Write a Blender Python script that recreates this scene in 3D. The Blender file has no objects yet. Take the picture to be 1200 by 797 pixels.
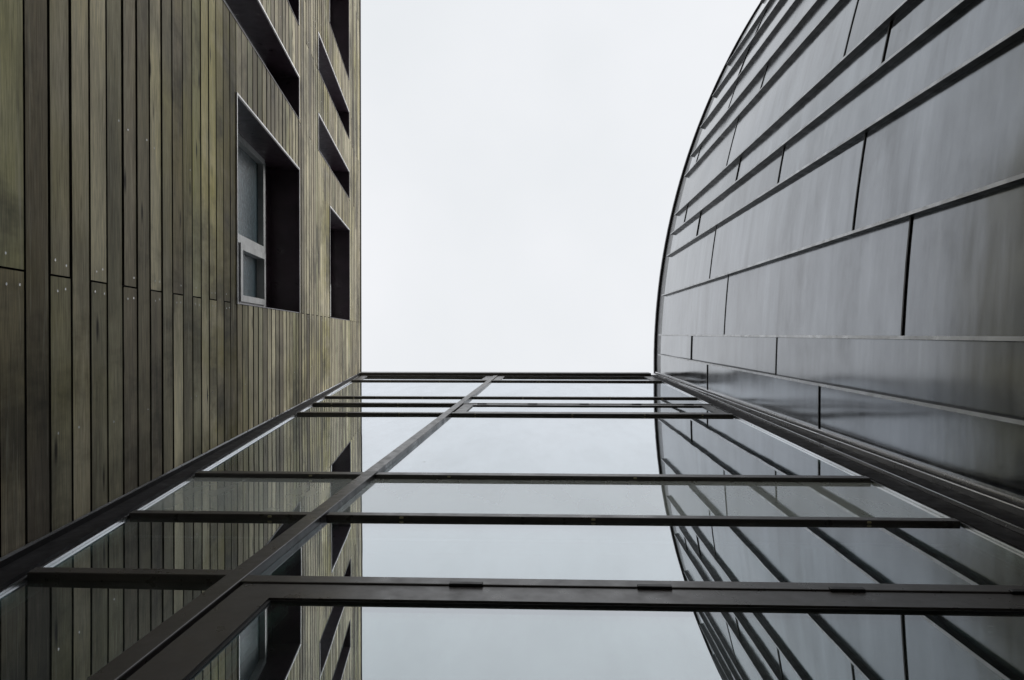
import bpy, bmesh, math, random
from mathutils import Vector, Matrix
random.seed(7)
S = bpy.context.scene
COL = S.collection
EYE = 1.6                      # camera height above the paving

# ------------------------------------------------------------------ helpers
def mat(name):
    m = bpy.data.materials.new(name); m.use_nodes = True
    nt = m.node_tree; b = nt.nodes['Principled BSDF']
    return m, nt, b
def N(nt, t, **kw):
    n = nt.nodes.new(t)
    for k, v in kw.items():
        if k in ('operation', 'blend_type', 'data_type', 'noise_dimensions', 'feature', 'wave_type', 'bands_direction'):
            setattr(n, k, v)
        else:
            n.inputs[k].default_value = v
    return n
def L(nt, a, b): nt.links.new(a, b)
def ramp(nt, stops):
    r = nt.nodes.new('ShaderNodeValToRGB')
    el = r.color_ramp.elements
    rgba = lambda c: (*c, 1) if isinstance(c, tuple) else (c, c, c, 1)
    el[0].position = stops[0][0]; el[0].color = rgba(stops[0][1])
    el[1].position = stops[-1][0]; el[1].color = rgba(stops[-1][1])
    for p, c in stops[1:-1]:
        e = el.new(p); e.color = rgba(c)
    return r
def mixc(nt, fac, a, b, mode='MIX'):
    m = nt.nodes.new('ShaderNodeMix'); m.data_type = 'RGBA'; m.blend_type = mode
    for i, v in ((0, fac), (6, a), (7, b)):
        if hasattr(v, 'is_linked') or isinstance(v, bpy.types.NodeSocket): nt.links.new(v, m.inputs[i])
        elif i == 0: m.inputs[0].default_value = v
        else: m.inputs[i].default_value = (*v, 1)
    return m.outputs[2]
def coords(nt, scale=(1, 1, 1)):
    tc = nt.nodes.new('ShaderNodeTexCoord'); mp = nt.nodes.new('ShaderNodeMapping')
    mp.inputs['Scale'].default_value = scale
    L(nt, tc.outputs['Object'], mp.inputs['Vector']); return mp.outputs['Vector']
def noise(nt, vec, scale, detail=4, rough=.55):
    n = N(nt, 'ShaderNodeTexNoise', Scale=scale, Detail=detail, Roughness=rough); L(nt, vec, n.inputs['Vector'])
    return n.outputs['Fac']

def link(name, bm, mats, parent=None, smooth=False, bevel=0):
    me = bpy.data.meshes.new(name); bmesh.ops.recalc_face_normals(bm, faces=bm.faces[:])
    bm.to_mesh(me); bm.free()
    for m in (mats if isinstance(mats, (list, tuple)) else [mats]): me.materials.append(m)
    if smooth:
        for p in me.polygons: p.use_smooth = True
    o = bpy.data.objects.new(name, me); COL.objects.link(o)
    if parent: o.parent = parent
    if bevel:
        b = o.modifiers.new('bevel', 'BEVEL'); b.width = bevel; b.segments = 2; b.limit_method = 'ANGLE'; b.angle_limit = math.radians(40)
    return o
def hexa(bm, pts, mi=0):
    """eight corner points: bottom loop 0-3, top loop 4-7"""
    v = [bm.verts.new(p) for p in pts]
    for q in ((3, 2, 1, 0), (4, 5, 6, 7), (0, 1, 5, 4), (1, 2, 6, 5), (2, 3, 7, 6), (3, 0, 4, 7)):
        bm.faces.new([v[i] for i in q]).material_index = mi
def box(bm, x0, x1, y0, y1, z0, z1, mi=0):
    hexa(bm, [(x0, y0, z0), (x1, y0, z0), (x1, y1, z0), (x0, y1, z0), (x0, y0, z1), (x1, y0, z1), (x1, y1, z1), (x0, y1, z1)], mi)
def thing(name, label, cat, loc):
    o = bpy.data.objects.new(name, None); o.empty_display_size = .3; COL.objects.link(o)
    o['label'] = label; o['category'] = cat; return o

# ------------------------------------------------------------------ materials
def m_wood():
    m, nt, b = mat('weathered_cedar')
    at = nt.nodes.new('ShaderNodeAttribute'); at.attribute_name = 'board_tone'; rnd = at.outputs['Fac']
    # shift the texture per board so no two boards repeat
    tc = nt.nodes.new('ShaderNodeTexCoord'); off = N(nt, 'ShaderNodeVectorMath', operation='SCALE'); 
    cmb = nt.nodes.new('ShaderNodeCombineXYZ')
    for i, k in enumerate((31., 57., 13.)):
        mm = N(nt, 'ShaderNodeMath', operation='MULTIPLY'); L(nt, rnd, mm.inputs[0]); mm.inputs[1].default_value = k; L(nt, mm.outputs[0], cmb.inputs[i])
    add = N(nt, 'ShaderNodeVectorMath', operation='ADD'); L(nt, tc.outputs['Object'], add.inputs[0]); L(nt, cmb.outputs[0], add.inputs[1])
    def mp(s):
        q = nt.nodes.new('ShaderNodeMapping'); q.inputs['Scale'].default_value = s; L(nt, add.outputs[0], q.inputs['Vector']); return q.outputs['Vector']
    grain = noise(nt, mp((40, 1.6, 40)), 4, 6, .65)
    fine = noise(nt, mp((200, 6, 200)), 2, 3, .6)
    blot = noise(nt, mp((5, 1.3, 5)), 1.0, 5, .6)
    # world-continuous damp staining and algae
    wv = coords(nt, (1, 1, 1))
    big = noise(nt, wv, .55, 5, .62)
    jit = N(nt, 'ShaderNodeVectorMath', operation='SCALE'); L(nt, cmb.outputs[0], jit.inputs[0]); jit.inputs['Scale'].default_value = .012
    wj = N(nt, 'ShaderNodeVectorMath', operation='ADD'); L(nt, tc.outputs['Object'], wj.inputs[0]); L(nt, jit.outputs[0], wj.inputs[1])
    def mj(s_):
        q = nt.nodes.new('ShaderNodeMapping'); q.inputs['Scale'].default_value = s_; L(nt, wj.outputs[0], q.inputs['Vector']); return q.outputs['Vector']
    run = noise(nt, mj((1, .9, .35)), 1.6, 6, .66)
    base = ramp(nt, [(0, (.155, .132, .108)), (.14, (.50, .465, .375)), (.28, (.235, .20, .16)), (.42, (.64, .59, .465)), (.52, (.32, .295, .225)), (.64, (.47, .46, .345)), (.76, (.20, .172, .135)), (.88, (.72, .67, .53)), (1, (.39, .35, .27))])
    L(nt, rnd, base.inputs[0])
    g = ramp(nt, [(.25, .45), (.44, .95), (.56, 1.12), (.75, 1.35)]); L(nt, grain, g.inputs[0])
    c = mixc(nt, 1, base.outputs[0], g.outputs[0], 'MULTIPLY')
    f = ramp(nt, [(.3, .68), (.7, 1.16)]); L(nt, fine, f.inputs[0]); c = mixc(nt, 1, c, f.outputs[0], 'MULTIPLY')
    bl = ramp(nt, [(.3, .5), (.5, 1.0), (.72, 1.28)]); L(nt, blot, bl.inputs[0]); c = mixc(nt, .9, c, bl.outputs[0], 'MULTIPLY')
    al = ramp(nt, [(.50, 0.), (.70, .9)]); L(nt, big, al.inputs[0]); c = mixc(nt, al.outputs[0], c, mixc(nt, 1, c, (.90, .88, .52), 'MULTIPLY'))
    st = ramp(nt, [(.34, .30), (.46, .95), (.7, 1.2)]); L(nt, run, st.inputs[0]); c = mixc(nt, .85, c, st.outputs[0], 'MULTIPLY')
    # damp green streaks that run down the boards below the window sills
    sx = nt.nodes.new('ShaderNodeSeparateXYZ'); L(nt, tc.outputs['Object'], sx.inputs[0])
    damp = None
    for z_top in (4.36 + EYE, 8.25 + EYE):
        mr = N(nt, 'ShaderNodeMapRange'); mr.inputs['From Min'].default_value = z_top - 1.1; mr.inputs['From Max'].default_value = z_top - .05; L(nt, sx.outputs[2], mr.inputs['Value'])
        lt = N(nt, 'ShaderNodeMath', operation='LESS_THAN'); L(nt, sx.outputs[2], lt.inputs[0]); lt.inputs[1].default_value = z_top + .02
        mu = N(nt, 'ShaderNodeMath', operation='MULTIPLY'); L(nt, mr.outputs[0], mu.inputs[0]); L(nt, lt.outputs[0], mu.inputs[1])
        if damp is None: damp = mu.outputs[0]
        else:
            ad = N(nt, 'ShaderNodeMath', operation='ADD'); L(nt, damp, ad.inputs[0]); L(nt, mu.outputs[0], ad.inputs[1]); damp = ad.outputs[0]
    dn = ramp(nt, [(.36, 0.), (.56, 1.)]); L(nt, noise(nt, coords(nt, (1, 1.5, .35)), 1.5, 5, .65), dn.inputs[0])
    dm = N(nt, 'ShaderNodeMath', operation='MULTIPLY'); L(nt, damp, dm.inputs[0]); L(nt, dn.outputs[0], dm.inputs[1])
    c = mixc(nt, dm.outputs[0], c, mixc(nt, 1, c, (.62, .61, .30), 'MULTIPLY'))
    # pale weathered streaks along the grain
    pw = ramp(nt, [(.56, 0.), (.74, .55)]); L(nt, noise(nt, mp((16, .9, 16)), 1.6, 5, .7), pw.inputs[0]); c = mixc(nt, pw.outputs[0], c, (.50, .485, .42))
    c = mixc(nt, 1, c, (1.08, 1.06, .93), 'MULTIPLY')
    ds = ramp(nt, [(.36, .45), (.48, 1.)]); L(nt, noise(nt, coords(nt, (1, .8, .6)), 1.15, 6, .62), ds.inputs[0]); c = mixc(nt, .85, c, ds.outputs[0], 'MULTIPLY')
    # knots
    vo = N(nt, 'ShaderNodeTexVoronoi', Scale=1.0); L(nt, mp((10, 2.6, 10)), vo.inputs['Vector'])
    kn = ramp(nt, [(.05, 1.), (.15, 0.)]); L(nt, vo.outputs['Distance'], kn.inputs[0]); 
    c = mixc(nt, kn.outputs[0], c, (.022, .018, .012))
    L(nt, c, b.inputs['Base Color'])
    b.inputs['Roughness'].default_value = .78; b.inputs['Specular IOR Level'].default_value = .3
    bp = N(nt, 'ShaderNodeBump', Strength=.35, Distance=.004); L(nt, grain, bp.inputs['Height']); L(nt, bp.outputs[0], b.inputs['Normal'])
    return m
def m_plain(name, col, rough=.5, metal=0., spec=.5, var=.25, nscale=6, bump=0.):
    m, nt, b = mat(name)
    n = noise(nt, coords(nt), nscale, 6, .6)
    r = ramp(nt, [(.3, 1 - var), (.7, 1 + var)]); L(nt, n, r.inputs[0])
    L(nt, mixc(nt, 1, col, r.outputs[0], 'MULTIPLY'), b.inputs['Base Color'])
    rr = ramp(nt, [(.3, max(.02, rough - .08)), (.7, min(1, rough + .1))]); L(nt, noise(nt, coords(nt), nscale * 2.3, 4), rr.inputs[0])
    L(nt, rr.outputs[0], b.inputs['Roughness'])
    b.inputs['Metallic'].default_value = metal; b.inputs['Specular IOR Level'].default_value = spec
    if bump:
        bp = N(nt, 'ShaderNodeBump', Strength=bump, Distance=.01); L(nt, noise(nt, coords(nt), nscale * 3), bp.inputs['Height']); L(nt, bp.outputs[0], b.inputs['Normal'])
    return m
def m_zinc():
    m, nt, b = mat('weathered_zinc')
    oi = nt.nodes.new('ShaderNodeObjectInfo')
    br = ramp(nt, [(0, .84), (1, 1.12)]); L(nt, oi.outputs['Random'], br.inputs[0])
    tc = nt.nodes.new('ShaderNodeTexCoord')
    off = N(nt, 'ShaderNodeVectorMath', operation='ADD'); cm = nt.nodes.new('ShaderNodeCombineXYZ')
    mm = N(nt, 'ShaderNodeMath', operation='MULTIPLY'); mm.inputs[1].default_value = 40; L(nt, oi.outputs['Random'], mm.inputs[0])
    for i in range(3): L(nt, mm.outputs[0], cm.inputs[i])
    L(nt, tc.outputs['Object'], off.inputs[0]); L(nt, cm.outputs[0], off.inputs[1])
    def mp(s):
        q = nt.nodes.new('ShaderNodeMapping'); q.inputs['Scale'].default_value = s; L(nt, off.outputs[0], q.inputs['Vector']); return q.outputs['Vector']
    streak = noise(nt, mp((.5, .5, 5)), 1.2, 5, .62)      # reflected boards and sheet waves, painted in as streaks across each sheet
    wash = noise(nt, mp((.9, .9, 1.6)), 1.3, 7, .68)
    fine = noise(nt, mp((6, 6, 60)), 3, 3, .6)
    s = ramp(nt, [(.25, .58), (.42, .9), (.55, 1.03), (.75, 1.32)]); L(nt, streak, s.inputs[0])
    c = mixc(nt, 1, (.204, .219, .236), br.outputs[0], 'MULTIPLY')
    c = mixc(nt, .8, c, s.outputs[0], 'MULTIPLY')
    w = ramp(nt, [(.3, .58), (.46, .95), (.7, 1.22)]); L(nt, wash, w.inputs[0]); c = mixc(nt, .8, c, w.outputs[0], 'MULTIPLY')
    f = ramp(nt, [(.3, .985), (.7, 1.015)]); L(nt, fine, f.inputs[0]); c = mixc(nt, 1, c, f.outputs[0], 'MULTIPLY')
    # scratches and specks
    vo = N(nt, 'ShaderNodeTexVoronoi', Scale=1.3); L(nt, mp((4, 4, 1.2)), vo.inputs['Vector'])
    k = ramp(nt, [(.012, .6), (.03, 0.)]); L(nt, vo.outputs['Distance'], k.inputs[0]); c = mixc(nt, k.outputs[0], c, (.05, .05, .055))
    L(nt, c, b.inputs['Base Color'])
    b.inputs['Metallic'].default_value = 1.0
    r = N(nt, 'ShaderNodeMapRange'); r.inputs['From Min'].default_value = .25; r.inputs['From Max'].default_value = .75; r.inputs['To Min'].default_value = -.02; r.inputs['To Max'].default_value = .05; L(nt, streak, r.inputs['Value'])
    rr = N(nt, 'ShaderNodeMath', operation='FRACT'); r7 = N(nt, 'ShaderNodeMath', operation='MULTIPLY'); L(nt, oi.outputs['Random'], r7.inputs[0]); r7.inputs[1].default_value = 7.31; L(nt, r7.outputs[0], rr.inputs[0])
    r8 = N(nt, 'ShaderNodeMath', operation='MULTIPLY_ADD'); L(nt, rr.outputs[0], r8.inputs[0]); r8.inputs[1].default_value = .10; r8.inputs[2].default_value = .07
    r9 = N(nt, 'ShaderNodeMath', operation='ADD'); L(nt, r8.outputs[0], r9.inputs[0]); L(nt, r.outputs[0], r9.inputs[1]); L(nt, r9.outputs[0], b.inputs['Roughness'])
    bp = N(nt, 'ShaderNodeBump', Strength=.22, Distance=.012); L(nt, noise(nt, mp((.7, .7, 2.5)), 1.0, 3, .5), bp.inputs['Height']); L(nt, bp.outputs[0], b.inputs['Normal'])
    return m
def m_glass(name='facade_glass', film=.01):
    m, nt, b = mat(name); nt.nodes.remove(b); out = nt.nodes['Material Output']
    tr = nt.nodes.new('ShaderNodeBsdfTransparent'); tr.inputs[0].default_value = (.62, .74, .70, 1)
    gl = nt.nodes.new('ShaderNodeBsdfGlossy'); gl.inputs['Roughness'].default_value = .0; gl.inputs['Color'].default_value = (.915, .95, .99, 1)
    # coated double glazing: reflectance climbs steadily towards grazing view
    lw = N(nt, 'ShaderNodeLayerWeight', Blend=.5); pw = N(nt, 'ShaderNodeMath', operation='POWER'); L(nt, lw.outputs['Facing'], pw.inputs[0]); pw.inputs[1].default_value = 1.7
    fr = N(nt, 'ShaderNodeMath', operation='MULTIPLY_ADD'); L(nt, pw.outputs[0], fr.inputs[0]); fr.inputs[1].default_value = .82; fr.inputs[2].default_value = .18
    n = noise(nt, coords(nt), 1.3, 2, .5)
    bp = N(nt, 'ShaderNodeBump', Strength=.03, Distance=.02); L(nt, n, bp.inputs['Height']); L(nt, bp.outputs[0], gl.inputs['Normal'])
    mx = nt.nodes.new('ShaderNodeMixShader'); L(nt, fr.outputs[0], mx.inputs[0]); L(nt, tr.outputs[0], mx.inputs[1]); L(nt, gl.outputs[0], mx.inputs[2])
    # specks of dirt and a thin film of dust
    df = nt.nodes.new('ShaderNodeBsdfDiffuse'); df.inputs[0].default_value = (.30, .31, .29, 1) if film < .1 else (.80, .84, .80, 1)
    vo = N(nt, 'ShaderNodeTexVoronoi', Scale=4.2); L(nt, coords(nt), vo.inputs['Vector'])
    sp = ramp(nt, [(.016, .8), (.032, 0.)]); L(nt, vo.outputs['Distance'], sp.inputs[0])
    du = ramp(nt, [(.42, film), (.78, film + .09)]); L(nt, noise(nt, coords(nt, (3, 3, .8)), 1.1, 6, .65), du.inputs[0])
    ad = N(nt, 'ShaderNodeMath', operation='MAXIMUM'); L(nt, sp.outputs[0], ad.inputs[0]); L(nt, du.outputs[0], ad.inputs[1])
    m2 = nt.nodes.new('ShaderNodeMixShader'); L(nt, ad.outputs[0], m2.inputs[0]); L(nt, mx.outputs[0], m2.inputs[1]); L(nt, df.outputs[0], m2.inputs[2])
    L(nt, m2.outputs[0], out.inputs['Surface'])
    return m
def m_frost():
    m, nt, b = mat('obscured_window_glass')
    n = noise(nt, coords(nt), 38, 4, .7); r = ramp(nt, [(.3, (.022, .045, .055)), (.7, (.085, .145, .175))]); L(nt, n, r.inputs[0]); L(nt, r.outputs[0], b.inputs['Base Color'])
    b.inputs['Roughness'].default_value = .22
    bp = N(nt, 'ShaderNodeBump', Strength=.4, Distance=.004); L(nt, n, bp.inputs['Height']); L(nt, bp.outputs[0], b.inputs['Normal'])
    return m
WOOD = m_wood()
MEMB = m_plain('black_membrane', (.010, .010, .010), .8)
REVEAL = m_plain('dark_anodised_reveal', (.062, .038, .054), .34, 0, .6)
LIP = m_plain('pale_metal_lip', (.62, .62, .63), .4, .3)
LIPM = m_plain('bright_aluminium_edge', (.74, .74, .75), .26, 1., .5, .06, 1.2)  # highlights on the flashing edges, put in as strips of brighter metal
PANELW = m_plain('pale_spandrel', (.62, .64, .60), .6)
WFRAME = m_plain('grey_window_frame', (.52, .53, .53), .4)
FROST = m_frost()
COPING = m_plain('dark_coping', (.035, .033, .042), .4, .3)
ZINC = m_zinc()
SEAM = m_plain('dark_seam_side', (.014, .016, .018), .45, 0, .35)  # shade on the rib sides put in as dark colour; cross joints share it
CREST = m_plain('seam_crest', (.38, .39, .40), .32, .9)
CORE = m_plain('building_core', (.02, .02, .021), .9)
UPST = m_plain('zinc_upstand', (.15, .155, .16), .4, .8)
ALU = m_plain('bronze_grey_aluminium', (.060, .055, .054), .33, 0, .6, .18, 9)
ALUD = m_plain('dark_flashing', (.018, .017, .019), .62, 0, .12, .2, 9)
GLASS = m_glass()
FRIT = m_glass('fritted_glass', .24)
SPACER = m_plain('glass_edge_spacer', (.66, .80, .78), .3, .2)
CAP = m_plain('drain_cap', (.42, .38, .24), .5)
BLACK = m_plain('black_hinge_plastic', (.008, .008, .009), .45)
GROOVE = m_plain('gap_shade_board_edge', (.030, .026, .020), .9)  # shade in the board gaps, painted dark onto the edge faces
SCREW = m_plain('screw_steel', (.55, .55, .53), .3, .8)
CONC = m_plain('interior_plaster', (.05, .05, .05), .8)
ROOFM = m_plain('roof_membrane', (.10, .10, .10), .9)

# ------------------------------------------------------------------ ground
def m_paving():
    m, nt, b = mat('concrete_paving')
    bk = nt.nodes.new('ShaderNodeTexBrick'); bk.inputs['Scale'].default_value = 1.6; bk.inputs['Mortar Size'].default_value = .012
    bk.inputs['Color1'].default_value = (.09, .088, .082, 1); bk.inputs['Color2'].default_value = (.12, .115, .108, 1); bk.inputs['Mortar'].default_value = (.06, .06, .055, 1)
    L(nt, coords(nt), bk.inputs['Vector'])
    r = ramp(nt, [(.3, .65), (.7, 1.15)]); L(nt, noise(nt, coords(nt), .9, 7), r.inputs[0])
    L(nt, mixc(nt, 1, bk.outputs[0], r.outputs[0], 'MULTIPLY'), b.inputs['Base Color']); b.inputs['Roughness'].default_value = .85
    return m
bm = bmesh.new(); v = [bm.verts.new(p) for p in ((-900, -900, 0), (900, -900, 0), (900, 900, 0), (-900, 900, 0))]; bm.faces.new(v)
o = link('ground', bm, m_paving()); o['kind'] = 'structure'

# ------------------------------------------------------------------ timber building (left)
K, X0 = -.1427, -1.134
nl = math.sqrt(1 + K * K); NX, NZ = 1 / nl, -K / nl
def LP(y, z, d=0.):            # point on the leaning timber wall; z above the eye, d out of the wall
    return (X0 + K * z + NX * d, y, z + EYE + NZ * d)
TOP = 11.70
PITCH = .134
def row(n): return 2.09 + PITCH * n
R0, R1 = -27, 71               # board rows
YE, YF = .583, -13.0
OPEN = []                      # y0, y1, row0, row1, wide
for f0, f1, nb in ((17, 32, 11), (46, 60, 40)):
    for (y0, y1, w) in ((-1.356, -.170, 1), (-2.116, -1.772, 0), (-2.895, -2.546, 0), (-4.51, -3.32, 1), (-5.27, -4.93, 0), (-6.05, -5.70, 0), (-7.7, -6.5, 1)):
        OPEN.append((y0, y1, f0 if w else nb, f1, w))
timber = thing('timber_clad_building', 'left building with weathered greenish brown timber boards and deep dark window openings', 'building', (0, 0, 0))

def cuts(n):                   # solid y intervals of a row
    iv = [(YF, YE)]
    for (a, b, r0, r1, w) in OPEN:
        if r0 <= n < r1:
            nx = []
            for (p, q) in iv:
                if b <= p or a >= q: nx.append((p, q)); continue
                if a > p: nx.append((p, a))
                if b < q: nx.append((b, q))
            iv = nx
    return iv
bmB = bmesh.new(); bmW = bmesh.new(); TONE = bmB.faces.layers.float.new('board_tone')
GAP = .0085
def screw(y, z):
    r = .0045
    ring = [LP(y + r * math.cos(t * math.pi / 3), z + r * math.sin(t * math.pi / 3), .0045) for t in range(6)]
    bmB.faces.new([bmB.verts.new(p) for p in ring]).material_index = 1
for n in range(R0, R1 + 1):
    z0, z1 = row(n), min(row(n + 1), TOP - .03)
    if z1 - z0 < .03: continue
    for (a, b) in cuts(n):
        hexa(bmW, [LP(a, z0, -.07), LP(b, z0, -.07), LP(b, z0, -.045), LP(a, z0, -.045), LP(a, z1, -.07), LP(b, z1, -.07), LP(b, z1, -.045), LP(a, z1, -.045)])
        # butt joints: alternate boards break on the line of the window jambs
        js = []
        if n % 2 == 1: js = [-.173, -4.62, -7.9]
        else: js = [-1.765 if n % 4 == 0 else -2.9, -6.2, -10.4]
        if n > 33 and n % 2 == 1: js = [-.173, -2.55, -4.62, -7.9]
        pts = [a] + sorted(j for j in js if a + .12 < j < b - .12) + [b]
        for i in range(len(pts) - 1):
            p, q = pts[i], pts[i + 1]
            p += .003 if i else 0; q -= .003 if i < len(pts) - 2 else 0
            dz = random.uniform(-.0012, .0012); dd = random.uniform(-.0006, .0006)
            zz0, zz1 = z0 + GAP / 2 + dz, z1 - GAP / 2 + dz
            segs = max(1, int((q - p) / 1.2)); 
            tw = random.uniform(-.0024, -.0004); tp, tq = tw + random.uniform(-.0006, .0006), tw + random.uniform(-.0006, .0006)
            hexa(bmB, [LP(p, zz0, -.022), LP(q, zz0, -.022), LP(q, zz0, dd - tq), LP(p, zz0, dd - tp), LP(p, zz1, -.022), LP(q, zz1, -.022), LP(q, zz1, dd + tq), LP(p, zz1, dd + tp)])
            bmB.faces.ensure_lookup_table()
            tn = random.random()
            for f in bmB.faces[-6:]: f[TONE] = tn
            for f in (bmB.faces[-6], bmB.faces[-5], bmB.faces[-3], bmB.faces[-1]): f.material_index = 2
            for yy in (.30, -.75, -2.3, -3.05):
                if p + .05 < yy < q - .05 and random.random() < .35: screw(yy + random.uniform(-.01, .01), zz0 + (zz1 - zz0) * random.choice((.27, .7)))
            if dd < .0012:
                for yy in ((p + .035) if i else None, (q - .035) if i < len(pts) - 2 else None):
                    if yy is None: continue
                    for fz in (.25, .72):
                        if random.random() < .75: screw(yy + random.uniform(-.008, .008), zz0 + (zz1 - zz0) * fz + random.uniform(-.01, .01))
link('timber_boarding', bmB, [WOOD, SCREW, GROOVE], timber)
# the rest of the building behind the boarding
ax = -13.0
def wedge(bm, y0, y1, za, zb, d):
    pa, pb = LP(0, za, d), LP(0, zb, d)
    hexa(bm, [(ax, y0, za + EYE), (pa[0], y0, za + EYE), (pa[0], y1, za + EYE), (ax, y1, za + EYE), (ax, y0, zb + EYE), (pb[0], y0, zb + EYE), (pb[0], y1, zb + EYE), (ax, y1, zb + EYE)])
wedge(bmW, YF + .01, YE - .005, -EYE, TOP - .05, -.30)
wedge(bmW, YE, 7.5, -EYE, TOP - .05, -.11)
link('wall', bmW, MEMB, timber)
bm = bmesh.new()
hexa(bm, [LP(YF, TOP - .028, -.26), LP(7.5, TOP - .028, -.26), LP(7.5, TOP - .028, .012), LP(YF, TOP - .028, .012), LP(YF, TOP + .03, -.26), LP(7.5, TOP + .03, -.26), LP(7.5, TOP + .03, .012), LP(YF, TOP + .03, .012)])
link('roof_coping', bm, COPING, timber)
bm = bmesh.new(); pr = LP(0, TOP - .05, -.27); box(bm, ax, pr[0], YF, 7.5, TOP + EYE - .045, TOP + EYE - .02); link('roof', bm, ROOFM, timber)

def bar(bm, ya, yb, za, zb, d0, d1, mi=0):
    hexa(bm, [LP(ya, za, d0), LP(yb, za, d0), LP(yb, za, d1), LP(ya, za, d1), LP(ya, zb, d0), LP(yb, zb, d0), LP(yb, zb, d1), LP(ya, zb, d1)], mi)
for (y0, y1, r0, r1, w) in OPEN:
    if r0 < -20: r0 = -20
    za, zb = row(r0), row(r1); T = .006; D = -.225
    bm = bmesh.new()           # deep metal lining of the opening
    bar(bm, y0 + .001, y0 + T, za, zb, D - .05, .004); bar(bm, y1 - T, y1 - .001, za, zb, D - .05, .004)
    bar(bm, y0 + T, y1 - T, za + .001, za + T, D - .05, .004); bar(bm, y0 + T, y1 - T, zb - T, zb - .001, D - .05, .004)
    win = link('window', bm, REVEAL, timber)
    bm = bmesh.new()           # thin pale lip standing proud of the boards
    e = .009; g = .012
    bar(bm, y0 - g, y0 + .0, za - g, zb + g, -.015, e)
    bar(bm, y0, y1, za - g, za - .0, -.015, e); bar(bm, y0, y1, zb + .0, zb + g, -.015, e)
    link('window_lip', bm, LIP, win)
    bm = bmesh.new(); a, b = y0 + T, y1 - T
    zt = zb - .36 if w else zb - .30; fw = .042
    F = lambda ya, yb, p, q, d=D + .03: bar(bm, ya, yb, p, q, D - .04, d)
    F(a, a + fw, za + T, zt); F(b - fw, b, za + T, zt); F(a + fw, b - fw, za + T, za + T + fw); F(a + fw, b - fw, zt - fw, zt)
    F(a, b, zt + .002, zt + .12, D + .012)
    panes = []
    if w:
        ym = a + (b - a) * .60; F(ym - .028, ym + .028, za + T + fw, zt - fw, D + .03)
        zc = zt - fw
        # raised sash round the small light
        s = .045
        bar(bm, ym + .030, b - fw, zc - s, zc - .001, D - .03, D + .045); bar(bm, ym + .030, ym + .030 + s, za + .9, zc - s, D - .03, D + .045); bar(bm, b - fw - s, b - fw - .001, za + .9, zc - s, D - .03, D + .045)
        bar(bm, ym + .030, b - fw, za + .84, za + .899, D - .03, D + .045)
        panes = [(a + fw, ym - .028, za + T + fw, zc), (ym + .030 + s, b - fw - s, za + .9, zc - s), (ym + .028, b - fw, za + T + fw, za + .839)]
    else:
        panes = [(a + fw, b - fw, za + T + fw, zt - fw)]
    link('window_frame', bm, WFRAME, win)
    bm = bmesh.new(); bar(bm, a, b, zt + .122, zb - T, D - .04, D - .002); link('blind_box', bm, REVEAL, win)
    for (p, q, s0, s1) in panes:
        bm = bmesh.new(); bar(bm, p, q, s0, s1, D - .03, D - .012); link('window_pane', bm, FROST, win)

# ------------------------------------------------------------------ metal building (right): part of a big drum
CX, CY, RAD = 11.525, .45, 9.90
def CPt(phi, z, d=0.): return (CX - (RAD + d) * math.cos(phi), CY - (RAD + d) * math.sin(phi), z + EYE)
def phi_y(y): return math.asin((CY - y) / RAD)
def phi_slope(s):
    lo, hi = -.2, 1.4
    for _ in range(60):
        m = (lo + hi) / 2; p = CPt(m, 0)
        if p[1] / p[0] > s: lo = m
        else: hi = m
    return (lo + hi) / 2
metal = thing('metal_clad_building', 'right curved building clad in grey standing seam metal sheets', 'building', (0, 0, 0))
RT = 11.70; PT = 11.16
seams = [phi_y(.575)] + [phi_slope(s) for s in (.184, .012, -.322, -.628, -.782, -.905, -1.115, -1.208, -1.315, -1.405, -1.47)]
while seams[-1] < 1.35: seams.append(seams[-1] + random.choice((.03, .045, .07, .1)))
joints = [[7.95, 4.72, 1.2], [8.85, 5.6, 2.4, -.4], [7.25, 3.66, .9], [8.1, 4.35, 1.3], [9.2, 6.0, 2.7], [10.35, 7.55, 4.3, 1.2], [8.2, 5.0, 1.6], [10.6, 7.45, 4.1, .8], [9.15, 5.9, 2.6], [9.3, 6.1, 2.9]]
def sheet(bm, pa, pb, za, zb, d, amp=0., seed=0):
    nu, nv = 9, max(6, int((zb - za) / .22)); rr = random.Random(seed)
    ph = [rr.uniform(0, 6.3) for _ in range(6)]; fr = [rr.uniform(.6, 1.6) for _ in range(6)]
    front = []; back = []
    for j in range(nv + 1):
        z = za + (zb - za) * j / nv
        for i in range(nu + 1):
            u = i / nu; v_ = j / nv
            env = (math.sin(math.pi * u) * math.sin(math.pi * v_)) ** 1.0 if 0 < i < nu and 0 < j < nv else 0
            h = amp * env * (math.sin(fr[0] * 2.2 * z + ph[0] + 2 * u) + .7 * math.sin(fr[1] * 4.1 * z + ph[1]) + .6 * math.sin(fr[2] * 3 * u + ph[2] + z))
            front.append(bm.verts.new(CPt(pa + (pb - pa) * u, z, d + h)))
    for j in range(nv):
        for i in range(nu):
            a = j * (nu + 1) + i; bm.faces.new([front[a], front[a + 1], front[a + nu + 2], front[a + nu + 1]])
    # folded edges back to the core
    rim = [front[i] for i in range(nu + 1)] + [front[j * (nu + 1) + nu] for j in range(1, nv + 1)] + [front[nv * (nu + 1) + i] for i in range(nu - 1, -1, -1)] + [front[j * (nu + 1)] for j in range(nv - 1, 0, -1)]
    rim = [bm.verts.new(vv.co) for vv in rim]
    inner = []
    for vv in rim:
        dx, dy = vv.co.x - CX, vv.co.y - CY; r = math.hypot(dx, dy); k = (RAD - .012) / r
        inner.append(bm.verts.new((CX + dx * k, CY + dy * k, vv.co.z)))
    n = len(rim)
    for i in range(n): bm.faces.new([rim[i], rim[(i + 1) % n], inner[(i + 1) % n], inner[i]])
sd = 0; npan = 0
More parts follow.
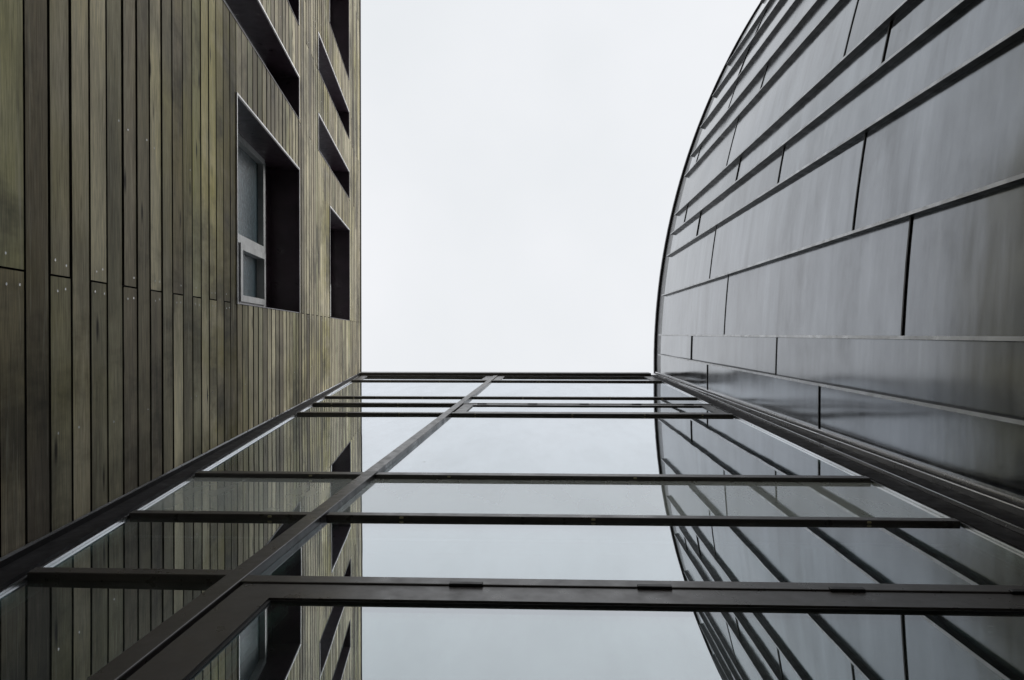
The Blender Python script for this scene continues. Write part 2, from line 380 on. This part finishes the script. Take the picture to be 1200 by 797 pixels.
for i in range(len(seams) - 1):
    pa, pb = seams[i] + .0004, seams[i + 1] - .0004
    js = joints[i] if i < len(joints) else [10.2 - (i % 3) * .9, 7.2 - (i % 3), 4.0, 1.0]
    zs = [-EYE] + sorted(js) + [PT]
    for j in range(len(zs) - 1):
        sd += 1; npan += 1
        if npan > 98: continue
        za = zs[j] + (.007 if j else 0); zb = zs[j + 1] - (.009 if j < len(zs) - 2 else 0)
        bm = bmesh.new(); sheet(bm, pa, pb, za, zb, random.uniform(-.003, .003), .0026, sd)
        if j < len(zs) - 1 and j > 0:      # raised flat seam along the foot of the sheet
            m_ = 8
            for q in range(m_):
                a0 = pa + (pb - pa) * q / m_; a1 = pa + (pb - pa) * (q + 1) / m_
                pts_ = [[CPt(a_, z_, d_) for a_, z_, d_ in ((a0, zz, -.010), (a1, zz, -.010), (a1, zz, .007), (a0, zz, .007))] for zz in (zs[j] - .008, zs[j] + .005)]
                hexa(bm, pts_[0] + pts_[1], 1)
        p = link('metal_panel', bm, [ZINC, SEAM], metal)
        for f in p.data.polygons[:9 * max(6, int((zb - za) / .22))]: f.use_smooth = True
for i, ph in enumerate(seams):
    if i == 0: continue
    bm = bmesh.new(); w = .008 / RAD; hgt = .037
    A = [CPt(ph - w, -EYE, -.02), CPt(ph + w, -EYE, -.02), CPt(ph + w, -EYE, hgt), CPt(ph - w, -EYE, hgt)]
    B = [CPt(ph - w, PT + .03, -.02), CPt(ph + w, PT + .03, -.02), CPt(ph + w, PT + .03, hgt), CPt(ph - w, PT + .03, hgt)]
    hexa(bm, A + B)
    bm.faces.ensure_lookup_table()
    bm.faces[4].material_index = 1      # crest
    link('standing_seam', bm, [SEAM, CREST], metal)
def ring(name, d0, d1, z0, z1, m, pa, pb, n=90, smooth=False):
    bm = bmesh.new(); R_ = []
    for i in range(n + 1):
        p = pa + (pb - pa) * i / n
        R_.append([bm.verts.new(CPt(p, z0, d0)), bm.verts.new(CPt(p, z0, d1)), bm.verts.new(CPt(p, z1, d1)), bm.verts.new(CPt(p, z1, d0))])
    for i in range(n):
        for k in range(4): bm.faces.new([R_[i][k], R_[i][(k + 1) % 4], R_[i + 1][(k + 1) % 4], R_[i + 1][k]])
    bm.faces.new(R_[0]); bm.faces.new(R_[-1][::-1])
    return link(name, bm, m, metal)
ring('wall', -.5, -.0115, -EYE, RT - .06, CORE, phi_y(.60), seams[-1])
ring('wall', -.9, -.12, -EYE, RT - .06, CORE, phi_y(7.5), phi_y(.605), 30)
ring('parapet_upstand', -.007, -.004, PT + .004, RT - .08, UPST, seams[0], seams[-1])
ring('roof_coping', -.5, .029, RT - .078, RT + .0, COPING, phi_y(7.5), seams[-1], 120)
bm = bmesh.new(); vs = [bm.verts.new(CPt(phi_y(7.5) + (seams[-1] - phi_y(7.5)) * i / 60, RT - .07, -.3)) for i in range(61)] + [bm.verts.new((19, -9, RT - .07 + EYE)), bm.verts.new((19, 7, RT - .07 + EYE))]
bm.faces.new(vs); link('roof', bm, ROOFM, metal)

# ------------------------------------------------------------------ glazed link between the two
link_b = thing('glazed_link', 'glass walled link with dark metal mullion and crossbars between timber and metal buildings', 'glass wall', (0, 0, 0))
GY = .62
def xl(z): return -1.02 - .150 * z          # left edge of the glazing
def xr(z): return 1.285 + .019 * z          # right edge
def ML(z): return -.800 + .0045 * z
def MR(z): return -.746 + .0045 * z
def ML1(z): return ML(z) - .001
def MR1(z): return MR(z) + .001
def MV(z): return MR(z) + .012
def MVL(z): return ML(z) - .012
def slab(bm, fa, fb, z0, z1, y0, y1, mi=0):  # fa, fb: x or function of z
    A = fa if callable(fa) else (lambda z: fa); B = fb if callable(fb) else (lambda z: fb)
    hexa(bm, [(A(z0), y0, z0 + EYE), (B(z0), y0, z0 + EYE), (B(z0), y1, z0 + EYE), (A(z0), y1, z0 + EYE), (A(z1), y0, z1 + EYE), (B(z1), y0, z1 + EYE), (B(z1), y1, z1 + EYE), (A(z1), y1, z1 + EYE)], mi)
GT = 11.22
# z of underside, height of bar, front y, left?, right?
BARS = [(10.02, .07, .602, 1, 1), (7.46, .07, .606, 1, 1), (6.70, .075, .602, 1, 1), (5.88, .075, .602, 1, 1), (3.30, .058, .601, 1, 1), (2.57, .042, .604, 1, 1)]
bm = bmesh.new(); slab(bm, xl, xr, GT, GT + .30, .566, .80); link('roof_beam', bm, ALU, link_b, bevel=.004)
bm = bmesh.new(); slab(bm, ML, MR, -EYE, GT - .002, .596, .70); link('mullion', bm, ALU, link_b, bevel=.003)
for (z, h, fy, l, r) in BARS:
    for a_, b_ in ((xl, ML1), (MR1, xr)):
        bm = bmesh.new(); slab(bm, a_, b_, z, z + h, fy, .68)
        xx = a_(z) + random.uniform(.15, .5)
        while xx < b_(z) - .1:       # small drain caps
            slab(bm, xx, xx + .014, z - .003, z + .004, fy + .004, fy + .011, 1); xx += random.uniform(.35, .9)
        link('transom', bm, [ALU, CAP], link_b, bevel=.0025)
bm = bmesh.new(); slab(bm, xl, ML1, 1.905, 1.95, .600, .68); link('transom', bm, ALU, link_b, bevel=.0025)
bm = bmesh.new(); slab(bm, MR1, xr, 1.845, 1.895, .596, .68); link('transom', bm, ALU, link_b, bevel=.0025)
for z, h in ((-.55, .06), (-1.6, .10)):
    for a, b in ((xl, ML1), (MR1, xr)):
        bm = bmesh.new(); slab(bm, a, b, z, z + h, .582, .68); link('transom', bm, ALU, link_b, bevel=.0025)
def pane(a, b, z0, z1, y, parent=link_b):
    A = a if callable(a) else (lambda z: a); B = b if callable(b) else (lambda z: b)
    bm = bmesh.new(); t0, t1, t2 = (random.uniform(-.0014, .0014) for _ in range(3)); t3 = t1 + t2 - t0   # no pane sits perfectly true
    hexa(bm, [(A(z0), y + t0, z0 + EYE), (B(z0), y + t1, z0 + EYE), (B(z0), y + t1 + .006, z0 + EYE), (A(z0), y + t0 + .006, z0 + EYE), (A(z1), y + t2, z1 + EYE), (B(z1), y + t3, z1 + EYE), (B(z1), y + t3 + .006, z1 + EYE), (A(z1), y + t2 + .006, z1 + EYE)])
    link('glass_pane', bm, FRIT if z0 == 2.612 else GLASS, parent)
    bm = bmesh.new()
    for (o0, o1) in ((.012, .030), (.036, .041)):
        slab(bm, lambda z: A(z) + o0, lambda z: A(z) + o1, z0, z1, y + .008, y + .022)
        slab(bm, lambda z: B(z) - o1, lambda z: B(z) - o0, z0, z1, y + .008, y + .022)
    link('pane_spacer', bm, SPACER, parent)
def vent(a, b, z0, z1, fw, fy, hinges, gy):
    A = a if callable(a) else (lambda z: a); B = b if callable(b) else (lambda z: b)
    bm = bmesh.new()
    slab(bm, a, b, z1 - fw, z1, fy, .66); slab(bm, a, b, z0, z0 + fw, fy, .66)
    slab(bm, a, lambda z: A(z) + fw, z0 + fw, z1 - fw, fy, .66); slab(bm, lambda z: B(z) - fw, b, z0 + fw, z1 - fw, fy, .66)
    gk = .006
    slab(bm, lambda z: A(z) + fw, lambda z: B(z) - fw, z1 - fw - gk, z1 - fw, fy + .005, .66, 1); slab(bm, lambda z: A(z) + fw, lambda z: B(z) - fw, z0 + fw, z0 + fw + gk, fy + .005, .66, 1)
    slab(bm, lambda z: A(z) + fw, lambda z: A(z) + fw + gk, z0 + fw + gk, z1 - fw - gk, fy + .005, .66, 1); slab(bm, lambda z: B(z) - fw - gk, lambda z: B(z) - fw, z0 + fw + gk, z1 - fw - gk, fy + .005, .66, 1)
    vt = link('hinged_vent', bm, [ALU, BLACK], link_b)
    pane(lambda z: A(z) + fw + .007, lambda z: B(z) - fw - .007, z0 + fw + .007, z1 - fw - .007, gy, vt)
    for hx in hinges:
        bm = bmesh.new(); slab(bm, hx - .04, hx + .04, z1 - .004, z1 + .014, fy - .008, fy + .03); link('hinge', bm, BLACK, vt, bevel=.002)
    return vt
left = [(1.95, 2.57), (2.612, 3.30), (3.358, 5.88), (5.955, 6.70), (6.775, 7.46), (7.53, 10.02), (-.49, 1.905), (-1.5, -.55)]
for a, b in left: pane(xl, ML1, a, b, GY)
for a, b in [(1.895, 2.57), (2.612, 3.30), (3.358, 5.88), (6.775, 7.46), (7.53, 10.02), (-1.5, -.55)]: pane(MR1, xr, a, b, GY)
vent(MV, lambda z: xr(z) - .02, -.485, 1.841, .097, .600, [-.19, .255, .70, 1.11], .609)
vent(MV, lambda z: xr(z) - .02, 5.96, 6.68, .085, .6055, [-.55, -.115, .325, .77, 1.21], .6135)
vent(MV, lambda z: xr(z) - .02, 10.095, 11.19, .09, .6055, [-.5, -.05, .4, .85], .6135)
vent(lambda z: xl(z) + .03, MVL, 10.095, 11.19, .09, .6055, [-2.2, -1.5], .6135)
# edge flashings, left: from the end of the boards to the glazing
bm = bmesh.new()
def xw(z): return X0 + K * z
slab(bm, lambda z: xw(z) - .06, lambda z: xw(z) + .012, -EYE, TOP - .03, YE + .002, .602)        # folded edge beside the boards
slab(bm, lambda z: xw(z) + .013, lambda z: xl(z) - .010, -EYE, TOP - .10, .601, .66)
link('edge_flashing', bm, ALUD, link_b)
bm = bmesh.new()
slab(bm, lambda z: xl(z) - .009, lambda z: xl(z) - .001, -EYE, GT + .3, .612, .66)
slab(bm, lambda z: xw(z) + .006, lambda z: xw(z) + .0115, -EYE, TOP - .05, YE - .006, YE + .0015)
link('edge_lip', bm, LIPM, link_b)
# right
bm = bmesh.new(); XE = CPt(phi_y(.58), 0)[0]
slab(bm, XE - .045, XE - .004, -EYE, RT - .10, .583, .66)
slab(bm, lambda z: xr(z) + .10, XE - .046, -EYE, RT - .12, .605, .66)
slab(bm, lambda z: xr(z) + .010, lambda z: xr(z) + .099, -EYE, RT - .14, .606, .66)
link('edge_flashing', bm, ALUD, link_b)
bm = bmesh.new()
slab(bm, XE - .018, XE + .004, -EYE, RT - .08, .562, .5825)
slab(bm, XE - .060, XE - .0465, -EYE, RT - .10, .580, .6045)
slab(bm, lambda z: xr(z) + .0995, lambda z: xr(z) + .1085, -EYE, RT - .13, .590, .6045)
slab(bm, lambda z: xr(z) + .002, lambda z: xr(z) + .009, -EYE, GT + .3, .610, .66)
link('edge_lip', bm, LIPM, link_b)
# inside of the link
for a_, b_ in ((xl, ML1), (MR1, xr)):
    bm = bmesh.new(); slab(bm, a_, b_, 2.615, 3.297, .685, .70); link('spandrel_panel', bm, PANELW, link_b)
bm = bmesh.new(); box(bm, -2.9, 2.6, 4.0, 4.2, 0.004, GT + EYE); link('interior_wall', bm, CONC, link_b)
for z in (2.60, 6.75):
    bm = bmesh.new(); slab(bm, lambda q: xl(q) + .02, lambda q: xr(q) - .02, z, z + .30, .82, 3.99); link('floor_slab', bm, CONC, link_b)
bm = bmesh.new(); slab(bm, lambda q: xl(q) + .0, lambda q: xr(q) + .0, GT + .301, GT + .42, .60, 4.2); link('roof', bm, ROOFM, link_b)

# ------------------------------------------------------------------ sky and sun
SUN_EL, SUN_AZ = math.radians(50), math.radians(122)
w = bpy.data.worlds.new('World'); S.world = w; w.use_nodes = True; nt = w.node_tree
bg = nt.nodes['Background']
sky = nt.nodes.new('ShaderNodeTexSky'); sky.sky_type = 'NISHITA'; sky.sun_disc = False; sky.sun_elevation = SUN_EL; sky.sun_rotation = SUN_AZ
tc = nt.nodes.new('ShaderNodeTexCoord')
n1 = N(nt, 'ShaderNodeTexNoise', Scale=1.6, Detail=5, Roughness=.5); L(nt, tc.outputs['Generated'], n1.inputs['Vector'])
cl = ramp(nt, [(.3, (.86, .885, .895)), (.7, (1.02, 1.02, 1.035))]); L(nt, n1.outputs['Fac'], cl.inputs[0])
cloud = mixc(nt, 1, cl.outputs[0], (8.40, 8.40, 8.50), 'MULTIPLY')
L(nt, mixc(nt, .93, sky.outputs[0], cloud), bg.inputs['Color']); bg.inputs['Strength'].default_value = .10
ld = bpy.data.lights.new('sun', 'SUN'); ld.energy = 1.5; ld.angle = math.radians(26); ld.color = (1, .97, .93)
so = bpy.data.objects.new('sun', ld); COL.objects.link(so)
sd_ = Vector((math.sin(SUN_AZ) * math.cos(SUN_EL), math.cos(SUN_AZ) * math.cos(SUN_EL), math.sin(SUN_EL)))
so.rotation_euler = sd_.to_track_quat('Z', 'Y').to_euler(); so.location = (0, 0, 30)

# ------------------------------------------------------------------ camera: standing in the gap, looking straight up
cam = bpy.data.cameras.new('camera'); co = bpy.data.objects.new('camera', cam); COL.objects.link(co)
a = Vector((40, 7.5, -915)).normalized(); y = Vector((0, -1, 0)); y = (y - y.dot(a) * a).normalized(); x = y.cross(a)
co.matrix_world = Matrix.Translation((0, 0, EYE)) @ Matrix((x, y, a)).to_4x4()
cam.sensor_width = 36; cam.lens = 36 * 915 / 1200; cam.clip_start = .02; cam.clip_end = 3000
S.camera = co
S.view_settings.view_transform = 'Standard'; S.view_settings.look = 'None'; S.view_settings.exposure = .25; S.view_settings.gamma = 1
S.view_settings.use_curve_mapping = False
